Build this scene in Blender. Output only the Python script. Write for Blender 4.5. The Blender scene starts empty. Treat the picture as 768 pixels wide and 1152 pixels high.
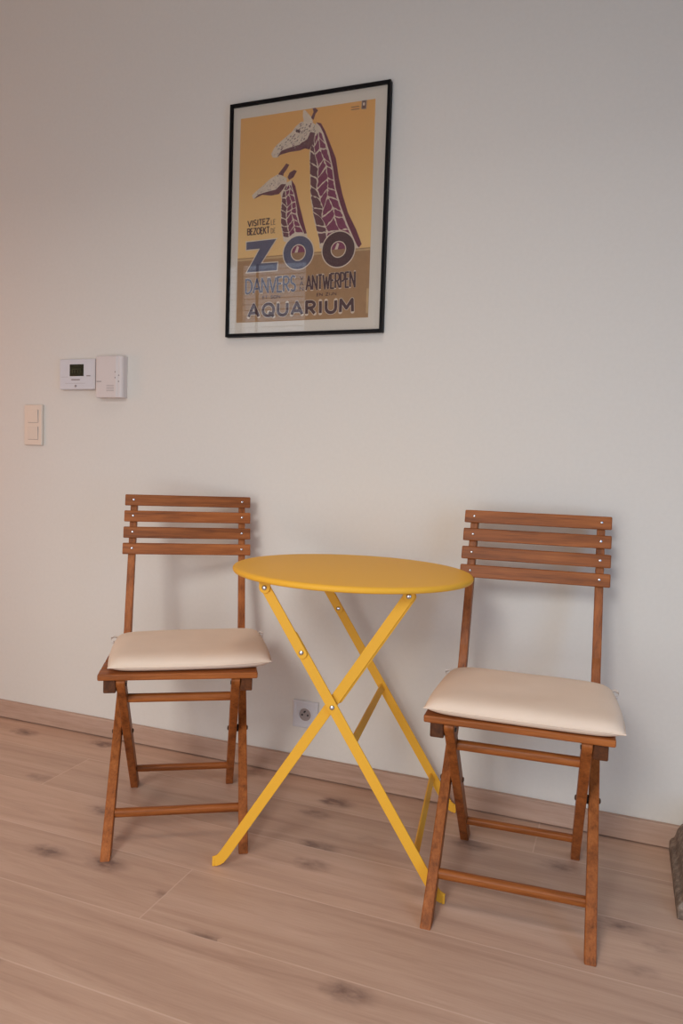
# Two folding chairs and a yellow bistro table under a framed poster
LA = (111, (.97, .955, .935))
LB = (16, (.99, .965, .91))
LC = (10.5, (1, .40, .18))
LD = (15, (.25, .58, 1))
LE = (6, (1, .83, .70))
LBL, EXPO = 3.6, -0.06
ART = {
 'head1': [(107.7,499.7),(113.2,488.4),(128.8,486.8),(138.1,494.0),(168.3,498.7),(202.4,499.2),(219.3,503.4),(233.6,498.2),(244.3,515.1),(252.7,547.0),(255.0,564.6),(234.6,580.5),(214.3,582.0),(204.2,582.0),(187.4,571.1),(175.7,557.4),(150.3,540.7),(126.4,525.1),(115.5,514.2)],
 'jaw1': [(127.1,487.9),(138.1,494.0),(168.3,498.7),(202.4,499.2),(219.3,503.4),(233.6,498.2),(244.3,515.1),(250.4,544.3),(235.2,549.0),(225.5,529.2),(202.1,516.7),(168.1,511.4),(140.6,505.3)],
 'ear1': [(209.6,613.4),(215.4,614.8),(234.3,594.0),(243.0,576.5),(224.6,572.7),(213.7,578.5),(209.3,597.0)],
 'horn1': [(235.4,589.4),(243.5,604.8),(239.9,615.6),(248.2,617.3),(258.1,607.4),(250.2,600.4),(243.9,582.4)],
 'eye1': [(186.0,558.3),(193.7,561.4),(204.0,556.2),(198.7,551.5),(189.8,553.1)],
 'neck1': [(252.6,573.1),(268.2,568.8),(282.0,546.6),(300.6,504.8),(319.2,463.2),(330.2,406.5),(343.6,357.5),(362.4,304.1),(389.7,254.1),(407.3,211.0),(399.8,199.6),(276.1,208.3),(270.8,243.1),(255.5,288.8),(241.4,358.8),(237.8,423.6),(233.3,488.3),(239.1,511.6),(244.3,543.0)],
 'mane1': [(252.6,574.7),(268.2,569.6),(282.0,546.6),(300.6,504.8),(319.2,463.2),(330.2,406.5),(343.6,357.5),(362.4,304.1),(389.7,254.1),(408.2,211.0),(399.7,201.6),(393.0,210.0),(360.9,274.3),(337.7,330.2),(321.1,379.5),(310.0,440.3),(297.5,485.3),(277.8,539.1),(266.2,560.3)],
 'l1': [(245.6,546.8),(239.1,511.6),(233.3,488.3),(237.8,423.6),(241.4,358.8),(255.5,288.8),(270.8,243.1),(276.1,208.3)],
 'r1': [(268.7,548.1),(278.1,523.2),(294.5,481.7),(307.4,440.6),(317.6,379.8),(333.3,330.5),(355.2,276.8),(384.1,218.7)],
 'head2': [(44.8,383.1),(51.3,371.9),(64.1,376.5),(80.5,382.1),(111.6,377.0),(136.2,378.9),(149.3,391.1),(161.5,408.9),(161.2,423.2),(144.9,433.3),(130.4,437.3),(107.1,427.5),(78.3,407.3),(56.5,392.6)],
 'jaw2': [(51.3,371.9),(64.1,376.5),(80.5,382.1),(111.6,377.0),(136.2,378.9),(149.3,391.1),(159.7,405.9),(143.6,407.5),(125.8,393.3),(93.2,389.3),(67.7,384.2)],
 'horn2': [(132.9,438.7),(149.2,456.0),(158.6,466.7),(168.3,461.9),(160.7,449.5),(150.9,438.4),(147.6,424.5),(139.6,426.9)],
 'ear2': [(164.0,426.1),(170.9,439.0),(185.7,445.1),(194.3,440.4),(183.3,423.2),(169.2,417.0)],
 'neck2': [(175.6,415.5),(190.2,398.3),(201.7,354.6),(213.8,312.5),(209.6,329.2),(220.6,291.6),(232.2,255.6),(235.4,235.5),(166.7,234.4),(156.3,238.3),(146.8,282.2),(144.1,334.8),(144.7,343.8),(146.2,362.7),(141.2,380.7),(157.9,409.3)],
 'mane2': [(177.4,416.9),(190.2,398.3),(201.7,354.6),(213.8,312.5),(209.6,329.2),(220.6,291.6),(232.2,255.6),(224.8,254.7),(207.0,289.7),(195.9,330.3),(200.6,319.9),(188.9,371.6),(179.5,397.7)],
 'l2': [(161.5,405.8),(144.9,375.6),(146.5,343.6),(144.1,334.8),(146.8,282.2),(156.2,241.3)],
 'r2': [(175.8,404.4),(187.1,371.7),(196.7,336.1),(192.6,327.6),(203.5,293.0),(224.8,251.6)],
 'ground': [(-23.8,196.3),(232.1,198.4),(457.4,200.7),(463.8,-35.6),(-21.0,-17.3)],
 'hline': [(-23.7,193.4),(232.1,195.0),(457.5,197.4),(457.6,192.8),(232.2,189.7),(-23.6,187.4)],
 'Z': [(30.7,243.6),(131.7,246.2),(81.8,176.5),(138.2,175.9),(136.8,152.7),(33.8,152.1),(77.5,221.5),(31.0,220.7)],
 'O1': [(206.6,200.4),(258.9,200.7),(207.7,148.3),(230.3,199.8)],
 'O2': [(336.0,201.0),(391.0,201.1),(337.3,147.8),(359.4,200.7)],
 'VISITEZ': [(31.8,288.7),(108.8,292.0),(108.5,311.2),(31.5,309.4)],
 'LE': [(112.8,288.6),(128.2,289.8),(127.9,305.9),(112.5,305.3)],
 'BEZOEKT': [(31.5,263.7),(109.3,264.0),(108.9,286.4),(31.2,285.0)],
 'DE': [(113.2,263.8),(128.6,264.4),(128.3,279.9),(112.9,279.3)],
 'DANVERS': [(29.4,84.9),(203.5,85.2),(202.5,135.7),(28.7,132.4)],
 'VAN': [(214.5,84.6),(227.5,84.8),(226.6,131.8),(213.6,131.6)],
 'ANTWERPEN': [(233.2,85.2),(394.1,87.2),(392.9,137.0),(232.3,131.4)],
 'ET SON': [(89.5,68.2),(150.6,68.3),(150.4,78.3),(89.4,78.3)],
 'EN ZIJN': [(270.4,67.8),(334.2,68.2),(334.0,78.0),(270.2,77.7)],
 'AQUARIUM': [(38.9,11.5),(391.8,14.3),(390.7,58.3),(38.2,57.4)],
 'logo': [(393.5,592.5),(408.6,591.7),(409.1,616.8),(394.0,617.7)],
 'logotext': [(362.0,593.9),(386.5,593.4),(386.3,603.9),(361.7,604.5)],
 'strip': [(428.4,11.5),(435.2,11.8),(434.9,83.5),(428.4,83.2)],
}
import bpy, bmesh, math, random
from mathutils import Vector, Matrix, noise

random.seed(7)
SC = bpy.context.scene
COL = SC.collection

# ------------------------------------------------------------------ helpers
def lin(r, g, b):
    f = lambda c: (c/255/12.92) if c/255 <= .04045 else ((c/255+.055)/1.055)**2.4
    return (f(r), f(g), f(b), 1)

def tag(o, label=None, cat=None, group=None, kind=None):
    if label: o['label'] = label
    if cat: o['category'] = cat
    if group: o['group'] = group
    if kind: o['kind'] = kind
    return o

def obj(name, bm, mats, parent=None, smooth=False, bevel=0, segs=2):
    me = bpy.data.meshes.new(name)
    bmesh.ops.recalc_face_normals(bm, faces=bm.faces[:])
    bm.to_mesh(me); bm.free()
    for m in (mats if isinstance(mats, (list, tuple)) else [mats]): me.materials.append(m)
    if smooth:
        for p in me.polygons: p.use_smooth = True
    o = bpy.data.objects.new(name, me); COL.objects.link(o)
    if parent: o.parent = parent
    if bevel:
        b = o.modifiers.new('bevel', 'BEVEL'); b.width = bevel; b.segments = segs
        b.limit_method = 'ANGLE'; b.angle_limit = math.radians(40)
    return o

def empty(name, loc, rz=0):
    o = bpy.data.objects.new(name, None); COL.objects.link(o)
    o.location = loc; o.rotation_euler = (0, 0, rz); o.empty_display_size = .1
    return o

def bm_new(): return bmesh.new()

def box(bm, x0, x1, y0, y1, z0, z1, mi=0):
    v = [bm.verts.new(p) for p in ((x0,y0,z0),(x1,y0,z0),(x1,y1,z0),(x0,y1,z0),(x0,y0,z1),(x1,y0,z1),(x1,y1,z1),(x0,y1,z1))]
    for f in ((0,3,2,1),(4,5,6,7),(0,1,5,4),(1,2,6,5),(2,3,7,6),(3,0,4,7)):
        bm.faces.new([v[i] for i in f]).material_index = mi
    return v

def loft(bm, rings, cap=True, mi=0):
    R = [[bm.verts.new(p) for p in r] for r in rings]
    n = len(R[0])
    for a, b in zip(R, R[1:]):
        for i in range(n):
            bm.faces.new((a[i], a[(i+1) % n], b[(i+1) % n], b[i])).material_index = mi
    if cap:
        bm.faces.new(R[0][::-1]).material_index = mi; bm.faces.new(R[-1]).material_index = mi

def tube(bm, a, b, r, n=16, sq=1.0, mi=0):
    """a rounded bar from a to b; sq < 1 makes its section squarer"""
    a, b = Vector(a), Vector(b); d = (b-a).normalized()
    u = d.orthogonal().normalized() if abs(d.x) < .9 else Vector((0, 1, 0))
    u = (u - d*u.dot(d)).normalized(); w = d.cross(u)
    ring = []
    for k in range(n):
        t = 2*math.pi*k/n; c, s = math.cos(t), math.sin(t)
        c = math.copysign(abs(c)**sq, c); s = math.copysign(abs(s)**sq, s)
        ring.append(u*c*r + w*s*r)
    loft(bm, [[a+p for p in ring], [b+p for p in ring]], mi=mi)

def lathe(bm, prof, c=(0,0,0), n=48, axis='Z', mi=0):
    rings = []
    for r, h in prof:
        ring = []
        for k in range(n):
            t = 2*math.pi*k/n
            p = (r*math.cos(t), r*math.sin(t), h)
            if axis == 'Y': p = (p[0], p[2], p[1])
            elif axis == 'X': p = (p[2], p[0], p[1])
            ring.append((c[0]+p[0], c[1]+p[1], c[2]+p[2]))
        rings.append(ring)
    loft(bm, rings, mi=mi)

def dome(bm, c, r, h, axis, n=16, mi=0):
    """flattened rivet head whose top points along +h on the axis"""
    lathe(bm, [(r, 0), (r, .25*h), (r*.8, .7*h), (r*.45, .93*h), (r*.08, h)], c, n, axis, mi)

# ------------------------------------------------------------------ materials
def mat(name):
    m = bpy.data.materials.new(name); m.use_nodes = True
    nt = m.node_tree; b = nt.nodes['Principled BSDF']
    return m, nt, b

def N(nt, t, **kw):
    n = nt.nodes.new(t)
    for k, v in kw.items(): setattr(n, k, v)
    return n

def setin(n, **kw):
    for k, v in kw.items(): n.inputs[k.replace('_', ' ')].default_value = v

def simple(name, col, rough=.5, metal=0, bump=0, bscale=300, var=0, spec=.5):
    m, nt, b = mat(name)
    b.inputs['Roughness'].default_value = rough; b.inputs['Metallic'].default_value = metal
    b.inputs['Specular IOR Level'].default_value = spec
    tc = N(nt, 'ShaderNodeTexCoord'); no = N(nt, 'ShaderNodeTexNoise')
    no.inputs['Scale'].default_value = bscale; no.inputs['Detail'].default_value = 4
    nt.links.new(tc.outputs['Object'], no.inputs['Vector'])
    r = N(nt, 'ShaderNodeValToRGB')
    r.color_ramp.elements[0].position = .3; r.color_ramp.elements[1].position = .7
    r.color_ramp.elements[0].color = tuple(c*(1-var) for c in col[:3])+(1,)
    r.color_ramp.elements[1].color = tuple(min(1, c*(1+var)) for c in col[:3])+(1,)
    nt.links.new(no.outputs['Fac'], r.inputs['Fac']); nt.links.new(r.outputs['Color'], b.inputs['Base Color'])
    if bump:
        bp = N(nt, 'ShaderNodeBump'); bp.inputs['Strength'].default_value = bump; bp.inputs['Distance'].default_value = .002
        nt.links.new(no.outputs['Fac'], bp.inputs['Height']); nt.links.new(bp.outputs['Normal'], b.inputs['Normal'])
    return m

def wood(name, axis, dark, mid, light, rough=.45, scale=1.0):
    m, nt, b = mat(name)
    b.inputs['Roughness'].default_value = rough; b.inputs['Specular IOR Level'].default_value = .25
    tc = N(nt, 'ShaderNodeTexCoord'); mp = N(nt, 'ShaderNodeMapping')
    s = [34*scale]*3; s['XYZ'.index(axis)] = 2.2*scale
    mp.inputs['Scale'].default_value = s
    oi = N(nt, 'ShaderNodeObjectInfo'); mul = N(nt, 'ShaderNodeVectorMath', operation='ADD')
    sc = N(nt, 'ShaderNodeMath', operation='MULTIPLY'); sc.inputs[1].default_value = 37
    nt.links.new(oi.outputs['Random'], sc.inputs[0])
    nt.links.new(tc.outputs['Object'], mp.inputs['Vector'])
    nt.links.new(mp.outputs['Vector'], mul.inputs[0]); nt.links.new(sc.outputs[0], mul.inputs[1])
    n1 = N(nt, 'ShaderNodeTexNoise'); setin(n1, Scale=1.6, Detail=6, Roughness=.62, Distortion=.15)
    n2 = N(nt, 'ShaderNodeTexNoise'); setin(n2, Scale=7.0, Detail=3, Roughness=.6)
    nt.links.new(mul.outputs[0], n1.inputs['Vector']); nt.links.new(mul.outputs[0], n2.inputs['Vector'])
    mx = N(nt, 'ShaderNodeMath', operation='MULTIPLY_ADD'); mx.inputs[1].default_value = .3
    nt.links.new(n2.outputs['Fac'], mx.inputs[0]); 
    ml = N(nt, 'ShaderNodeMath', operation='MULTIPLY'); ml.inputs[1].default_value = .7
    nt.links.new(n1.outputs['Fac'], ml.inputs[0]); nt.links.new(ml.outputs[0], mx.inputs[2])
    r = N(nt, 'ShaderNodeValToRGB'); cr = r.color_ramp
    cr.elements[0].position = .3; cr.elements[0].color = dark
    cr.elements[1].position = .72; cr.elements[1].color = light
    e = cr.elements.new(.5); e.color = mid
    nt.links.new(mx.outputs[0], r.inputs['Fac'])
    # each piece of timber a touch lighter or darker
    hv = N(nt, 'ShaderNodeHueSaturation'); mr = N(nt, 'ShaderNodeMapRange')
    setin(mr, To_Min=.86, To_Max=1.12)
    nt.links.new(oi.outputs['Random'], mr.inputs['Value']); nt.links.new(mr.outputs[0], hv.inputs['Value'])
    nt.links.new(r.outputs['Color'], hv.inputs['Color']); nt.links.new(hv.outputs['Color'], b.inputs['Base Color'])
    bp = N(nt, 'ShaderNodeBump'); setin(bp, Strength=.12, Distance=.001)
    nt.links.new(mx.outputs[0], bp.inputs['Height']); nt.links.new(bp.outputs['Normal'], b.inputs['Normal'])
    return m

TEAK = (lin(92,46,16), lin(144,80,34), lin(176,105,52))
M_wx = wood('teak_across', 'X', *TEAK)
M_wy = wood('teak_depth', 'Y', *TEAK)
M_wz = wood('teak_upright', 'Z', *TEAK)
M_wdk = wood('teak_end_grain_shade', 'Y', lin(58,32,16), lin(88,48,22), lin(120,70,36))  # darker rail teak: end grain, with the shade under the seat in its colour
M_base = wood('oak_baseboard', 'X', lin(164,134,116), lin(184,154,136), lin(198,170,152), .55, .8)
M_wall = simple('wall_paint', lin(217,213,206), .85, bump=.05, bscale=90, var=.012, spec=.2)
M_ceil = simple('ceiling_paint', lin(225,220,212), .9, var=.01, bscale=20)
M_yel = simple('yellow_paint', lin(230,172,56), .5, bump=.03, bscale=700, var=.03, spec=.2)
M_steel = simple('steel', lin(200,200,205), .25, 1, var=.04)
M_black = simple('black_spacer', lin(22,21,22), .5, var=.1)
M_dkbolt = simple('dark_bolt', lin(95,70,52), .4, .7, var=.1)
M_frame = simple('black_frame', lin(13,12,14), .5, var=.1, spec=.15)
M_mat = simple('white_mat', lin(240,231,221), .8, var=.01)
M_plas = simple('white_plastic', lin(206,206,211), .4, var=.01)
M_plas2 = simple('cream_plastic', lin(214,203,190), .4, var=.01)
M_plas3 = simple('ivory_plastic', lin(212,203,200), .45, var=.01)
M_mark = simple('grey_marking', lin(150,140,138), .6, var=.02)
M_lcd = simple('dark_screen', lin(34,38,20), .25, var=.08, bscale=150)
M_lcd2 = simple('screen_digits', lin(44,50,28), .4)
M_hole = simple('socket_hole', lin(50,48,52), .5)
M_pvc = simple('window_frame_paint', lin(225,225,225), .5, var=.01)
M_blind = simple('blind_slat', lin(205,210,220), .5, var=.02)

def fabric(name, col):
    m, nt, b = mat(name)
    b.inputs['Roughness'].default_value = .92; b.inputs['Specular IOR Level'].default_value = .15
    tc = N(nt, 'ShaderNodeTexCoord')
    w1 = N(nt, 'ShaderNodeTexWave', bands_direction='X'); w2 = N(nt, 'ShaderNodeTexWave', bands_direction='Y')
    for w in (w1, w2):
        setin(w, Scale=160, Distortion=1.0, Detail=1); nt.links.new(tc.outputs['Object'], w.inputs['Vector'])
    ad = N(nt, 'ShaderNodeMath', operation='ADD'); nt.links.new(w1.outputs['Fac'], ad.inputs[0]); nt.links.new(w2.outputs['Fac'], ad.inputs[1])
    no = N(nt, 'ShaderNodeTexNoise'); setin(no, Scale=9, Detail=4); nt.links.new(tc.outputs['Object'], no.inputs['Vector'])
    r = N(nt, 'ShaderNodeValToRGB'); r.color_ramp.elements[0].position = .3; r.color_ramp.elements[1].position = .7
    r.color_ramp.elements[0].color = tuple(c*.94 for c in col[:3])+(1,); r.color_ramp.elements[1].color = col
    nt.links.new(no.outputs['Fac'], r.inputs['Fac']); nt.links.new(r.outputs['Color'], b.inputs['Base Color'])
    bp = N(nt, 'ShaderNodeBump'); setin(bp, Strength=.15, Distance=.0006)
    nt.links.new(ad.outputs[0], bp.inputs['Height']); nt.links.new(bp.outputs['Normal'], b.inputs['Normal'])
    return m
M_cush = fabric('beige_cotton', lin(228,207,187))
M_tie = fabric('pale_cotton', lin(222,212,204))

def floor_mat():
    m, nt, b = mat('oak_planks'); L = nt.links.new
    tc = N(nt, 'ShaderNodeTexCoord'); sp = N(nt, 'ShaderNodeSeparateXYZ'); L(tc.outputs['Object'], sp.inputs[0])
    def M(op, a, c=None, d=None):
        n = N(nt, 'ShaderNodeMath', operation=op)
        for i, v in enumerate((a, c, d)):
            if v is None: continue
            if isinstance(v, (int, float)): n.inputs[i].default_value = v
            else: L(v, n.inputs[i])
        return n.outputs[0]
    W, LEN = .21, 2.2
    ry = M('DIVIDE', M('ADD', sp.outputs['Y'], .18+.21*40), W)
    row = M('FLOOR', ry); fy = M('FRACT', ry)
    wn = N(nt, 'ShaderNodeTexWhiteNoise', noise_dimensions='1D'); L(row, wn.inputs['W'])
    rx = M('ADD', M('DIVIDE', M('ADD', sp.outputs['X'], 50), LEN), M('MULTIPLY', wn.outputs['Value'], 7.3))
    col = M('FLOOR', rx); fx = M('FRACT', rx)
    cb = N(nt, 'ShaderNodeCombineXYZ'); L(row, cb.inputs[0]); L(col, cb.inputs[1])
    w2 = N(nt, 'ShaderNodeTexWhiteNoise', noise_dimensions='2D'); L(cb.outputs[0], w2.inputs['Vector'])
    # seam distance in metres
    dy = M('MULTIPLY', M('MINIMUM', fy, M('SUBTRACT', 1, fy)), W)
    dx = M('MULTIPLY', M('MINIMUM', fx, M('SUBTRACT', 1, fx)), LEN)
    sd = M('MINIMUM', dy, dx)
    seam = N(nt, 'ShaderNodeMapRange'); setin(seam, From_Min=.0007, From_Max=.0024, To_Min=1, To_Max=0); L(sd, seam.inputs['Value'])
    # grain coordinates, shifted for every plank
    off = N(nt, 'ShaderNodeCombineXYZ'); L(M('MULTIPLY', w2.outputs['Value'], 53), off.inputs[0]); L(M('MULTIPLY', w2.outputs['Value'], 19), off.inputs[1])
    va = N(nt, 'ShaderNodeVectorMath', operation='ADD'); L(tc.outputs['Object'], va.inputs[0]); L(off.outputs[0], va.inputs[1])
    mp = N(nt, 'ShaderNodeMapping'); mp.inputs['Scale'].default_value = (.95, 13, 1); L(va.outputs[0], mp.inputs['Vector'])
    n1 = N(nt, 'ShaderNodeTexNoise'); setin(n1, Scale=1.5, Detail=6, Roughness=.6, Distortion=.9); L(mp.outputs[0], n1.inputs['Vector'])
    mpf = N(nt, 'ShaderNodeMapping'); mpf.inputs['Scale'].default_value = (6, 130, 1); L(va.outputs[0], mpf.inputs['Vector'])
    n2 = N(nt, 'ShaderNodeTexNoise'); setin(n2, Scale=2.0, Detail=3); L(mpf.outputs[0], n2.inputs['Vector'])
    # knots: stretched voronoi cells, only a few of them dark
    mpk = N(nt, 'ShaderNodeMapping'); mpk.inputs['Scale'].default_value = (4.2, 8.2, 1); L(va.outputs[0], mpk.inputs['Vector'])
    nk = N(nt, 'ShaderNodeTexNoise'); setin(nk, Scale=7, Detail=4); L(mpk.outputs[0], nk.inputs['Vector'])
    vm = N(nt, 'ShaderNodeMixRGB'); vm.inputs['Fac'].default_value = .12; L(mpk.outputs[0], vm.inputs[1]); L(nk.outputs['Color'], vm.inputs[2])
    vo = N(nt, 'ShaderNodeTexVoronoi'); setin(vo, Scale=1.15); L(vm.outputs[0], vo.inputs['Vector'])
    sk = N(nt, 'ShaderNodeSeparateColor'); L(vo.outputs['Color'], sk.inputs[0])
    kd = N(nt, 'ShaderNodeMapRange', interpolation_type='SMOOTHSTEP'); setin(kd, From_Min=.04, From_Max=.33, To_Min=1, To_Max=0); L(vo.outputs['Distance'], kd.inputs['Value'])
    ks = N(nt, 'ShaderNodeMapRange'); setin(ks, From_Min=.30, From_Max=.55); L(sk.outputs[0], ks.inputs['Value'])
    knot = M('MULTIPLY', M('MULTIPLY', kd.outputs[0], ks.outputs[0]), M('MULTIPLY_ADD', nk.outputs['Fac'], 2.6, -.45))
    g = M('MULTIPLY_ADD', n2.outputs['Fac'], .2, M('MULTIPLY', n1.outputs['Fac'], .8))
    r = N(nt, 'ShaderNodeValToRGB'); cr = r.color_ramp
    cr.elements[0].position = .30; cr.elements[0].color = lin(170,138,119)
    cr.elements[1].position = .68; cr.elements[1].color = lin(200,169,149)
    e = cr.elements.new(.5); e.color = lin(188,156,135)
    L(g, r.inputs['Fac'])
    mk = N(nt, 'ShaderNodeMixRGB'); L(M('MINIMUM', M('MULTIPLY', knot, .95), .9), mk.inputs['Fac']); L(r.outputs['Color'], mk.inputs[1]); mk.inputs[2].default_value = lin(118,92,82)
    hv = N(nt, 'ShaderNodeHueSaturation'); mr = N(nt, 'ShaderNodeMapRange'); setin(mr, To_Min=.93, To_Max=1.07)
    L(w2.outputs['Value'], mr.inputs['Value']); L(mr.outputs[0], hv.inputs['Value']); L(mk.outputs[0], hv.inputs['Color'])
    ms = N(nt, 'ShaderNodeMixRGB'); L(M('MULTIPLY', seam.outputs[0], .42), ms.inputs['Fac']); L(hv.outputs['Color'], ms.inputs[1]); ms.inputs[2].default_value = lin(224,196,176)  # bevel highlights along the plank seams painted as a paler colour
    L(ms.outputs[0], b.inputs['Base Color'])
    b.inputs['Roughness'].default_value = .5; b.inputs['Specular IOR Level'].default_value = .35
    bp = N(nt, 'ShaderNodeBump'); setin(bp, Strength=.1, Distance=.001); L(M('SUBTRACT', g, seam.outputs[0]), bp.inputs['Height']); L(bp.outputs['Normal'], b.inputs['Normal'])
    return m
M_floor = floor_mat()

def stone_mat():
    m, nt, b = mat('weathered_stone'); L = nt.links.new
    tc = N(nt, 'ShaderNodeTexCoord')
    a = N(nt, 'ShaderNodeTexNoise'); setin(a, Scale=14, Detail=8, Roughness=.7); L(tc.outputs['Object'], a.inputs['Vector'])
    v = N(nt, 'ShaderNodeTexNoise'); setin(v, Scale=70, Detail=4, Roughness=.7); L(tc.outputs['Object'], v.inputs['Vector'])
    mx = N(nt, 'ShaderNodeMath', operation='MULTIPLY_ADD'); mx.inputs[1].default_value = .4; L(v.outputs['Fac'], mx.inputs[0])
    ml = N(nt, 'ShaderNodeMath', operation='MULTIPLY'); ml.inputs[1].default_value = .6; L(a.outputs['Fac'], ml.inputs[0]); L(ml.outputs[0], mx.inputs[2])
    r = N(nt, 'ShaderNodeValToRGB'); cr = r.color_ramp
    cr.elements[0].position = .36; cr.elements[0].color = lin(70,56,48)
    cr.elements[1].position = .66; cr.elements[1].color = lin(176,158,142)
    e = cr.elements.new(.5); e.color = lin(116,98,84)
    L(mx.outputs[0], r.inputs['Fac']); L(r.outputs['Color'], b.inputs['Base Color'])
    b.inputs['Roughness'].default_value = .7
    bp = N(nt, 'ShaderNodeBump'); setin(bp, Strength=.5, Distance=.004); L(mx.outputs[0], bp.inputs['Height']); L(bp.outputs['Normal'], b.inputs['Normal'])
    return m
M_stone = stone_mat()

def glass_mat():
    m = bpy.data.materials.new('clear_glass'); m.use_nodes = True; nt = m.node_tree; L = nt.links.new
    nt.nodes.remove(nt.nodes['Principled BSDF'])
    tr = N(nt, 'ShaderNodeBsdfTransparent'); gl = N(nt, 'ShaderNodeBsdfGlossy'); gl.inputs['Roughness'].default_value = .01
    tr.inputs['Color'].default_value = (.985, .98, .975, 1)
    fr = N(nt, 'ShaderNodeFresnel'); fr.inputs['IOR'].default_value = 1.5
    mx = N(nt, 'ShaderNodeMixShader'); L(fr.outputs[0], mx.inputs[0]); L(tr.outputs[0], mx.inputs[1]); L(gl.outputs[0], mx.inputs[2])
    L(mx.outputs[0], nt.nodes['Material Output'].inputs['Surface'])
    return m
M_glass = glass_mat()

def ink(name, rgb, var=.06): return simple(name, lin(*rgb), .75, var=var, bscale=60, spec=.25)

# ------------------------------------------------------------------ room
XL, XR, YF, ZC = -3.2, 1.9, -2.7, 2.95
def struct(name, bm, m, **k): return tag(obj(name, bm, m, **k), kind='structure')
b = bm_new(); box(b, XL-.1, XR+.1, YF-.1, .1, -.1, 0); struct('floor', b, M_floor)
b = bm_new(); box(b, XL-.1, XR+.1, 0, .1, 0, ZC); struct('wall_back', b, M_wall)
b = bm_new(); box(b, XL-.1, XL, YF, 0, 0, ZC); struct('wall_left', b, M_wall)
b = bm_new(); box(b, XR, XR+.1, YF, 0, 0, ZC); struct('wall_right', b, M_wall)
b = bm_new(); box(b, XL-.1, XR+.1, YF-.1, .1, ZC, ZC+.1); struct('ceiling', b, M_ceil)
W1 = (-2.6, -1.46, .5, 2.42)     # the two windows behind the camera
W2 = (-1.0, .8, .06, 2.20)
b = bm_new()
for x0, x1, z0, z1 in ((XL-.1, W1[0], 0, ZC), (W1[1], W2[0], 0, ZC), (W2[1], XR+.1, 0, ZC), (W1[0], W1[1], 0, .5), (W1[0], W1[1], W1[3], ZC), (W2[0], W2[1], 0, W2[2]), (W2[0], W2[1], W2[3], ZC)):
    box(b, x0, x1, YF-.1, YF, z0, z1)
struct('wall_front', b, M_wall)
b = bm_new()
box(b, XL, XR, -.016, 0, .004, .0648)
o = struct('baseboard_back', b, M_base, bevel=.0025)
for i, (x0, x1, z0, z1) in enumerate((W1, W2)):
    b = bm_new(); f = .05
    xm = (x0+x1)/2; zm = 1.72
    for a in ((x0, x0+f, z0, z1), (x1-f, x1, z0, z1), (x0+f, x1-f, z0, z0+f), (x0+f, x1-f, z1-f, z1))+(() if i else ((xm-.03, xm+.03, z0+f, z1-f), (x0+f, xm-.03, zm-.03, zm+.03), (xm+.03, x1-f, zm-.03, zm+.03))):
        box(b, a[0], a[1], YF-.08, YF-.03, a[2], a[3])
    w = struct('window_%d' % (i+1), b, M_pvc)
    b = bm_new(); box(b, x0+f, x1-f, YF-.065, YF-.06, z0+f, z1-f); obj('pane', b, M_glass, w)

# ------------------------------------------------------------------ stone plinth at the right edge
b = bm_new()
prof = [(0,0), (0,.026), (.004,.034), (.010,.036), (.013,.044), (.017,.060), (.026,.076), (.040,.086), (.052,.089), (.056,.10), (.060,.13), (.062,.155), (.066,.160)]
rings = []
for d, z in prof:
    x0, y0 = .787+d, -.338+d
    pts = []
    for (xa, ya), (xb, yb) in (((x0, -.0165), (x0, y0)), ((x0, y0), (1.12-d, y0)), ((1.12-d, y0), (1.12-d, -.0165)), ((1.12-d, -.0165), (x0, -.0165))):
        for k in range(6):
            t = k/6; pts.append((xa+(xb-xa)*t, ya+(yb-ya)*t, z))
    rings.append(pts)
loft(b, rings)
tag(obj('stone_plinth', b, M_stone, bevel=.003), 'weathered grey stone plinth with moulded base at the right edge of the wall', 'plinth')

# ------------------------------------------------------------------ folding chairs
WS, HS, PS, ZTOP = .1861, .0329, .0473, .8671
FY, TY2, TY3 = -.2, .2953, .185
ZS, YS, WSEAT, TS = .4538, -.1926, .1927, .0159
def long_y(z):
    # straight lower part, eased bend at the seat, steeper upper part
    lo = lambda z: FY+(TY3-FY)*z/.45
    up = lambda z: TY3+(TY2-TY3)*(z-.45)/(ZTOP-.45)
    if z < .38: return lo(z)
    if z > .52: return up(z)
    t = (z-.38)/.14; t = t*t*(3-2*t)*.5+t*.5
    return lo(z)*(1-t)+up(z)*t
def long_x(z): return .1664-(max(0, z-.3)/(ZTOP-.3))*.006
def short_y(z): return .2093+(-.1637-.2093)*z/.4238

def leg_bm(sx, yf, xf, zs, w0, w1, depth, roundtop):
    b = bm_new(); rings = []
    zt = zs[-1]
    for z in zs:
        e = .004; lean = math.atan((yf(min(z+e, zt))-yf(max(z-e, 0)))/(min(z+e, zt)-max(z-e, 0)))
        d = depth/2/math.cos(lean); w = (w0+(w1-w0)*z/zt)/2
        if roundtop and z > zt-.02: d *= math.sqrt(max(.05, 1-((z-zt+.02)/.02)**2*.9))
        x, y = sx*xf(z), yf(z)+(.006 if (not roundtop and z > .5) else .006*max(0, (z-.38)/.12) if (not roundtop and z > .38) else 0)
        rings.append([(x-w, y-d, z), (x+w, y-d, z), (x+w, y+d, z), (x-w, y+d, z)])
    loft(b, rings)
    return b

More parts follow.
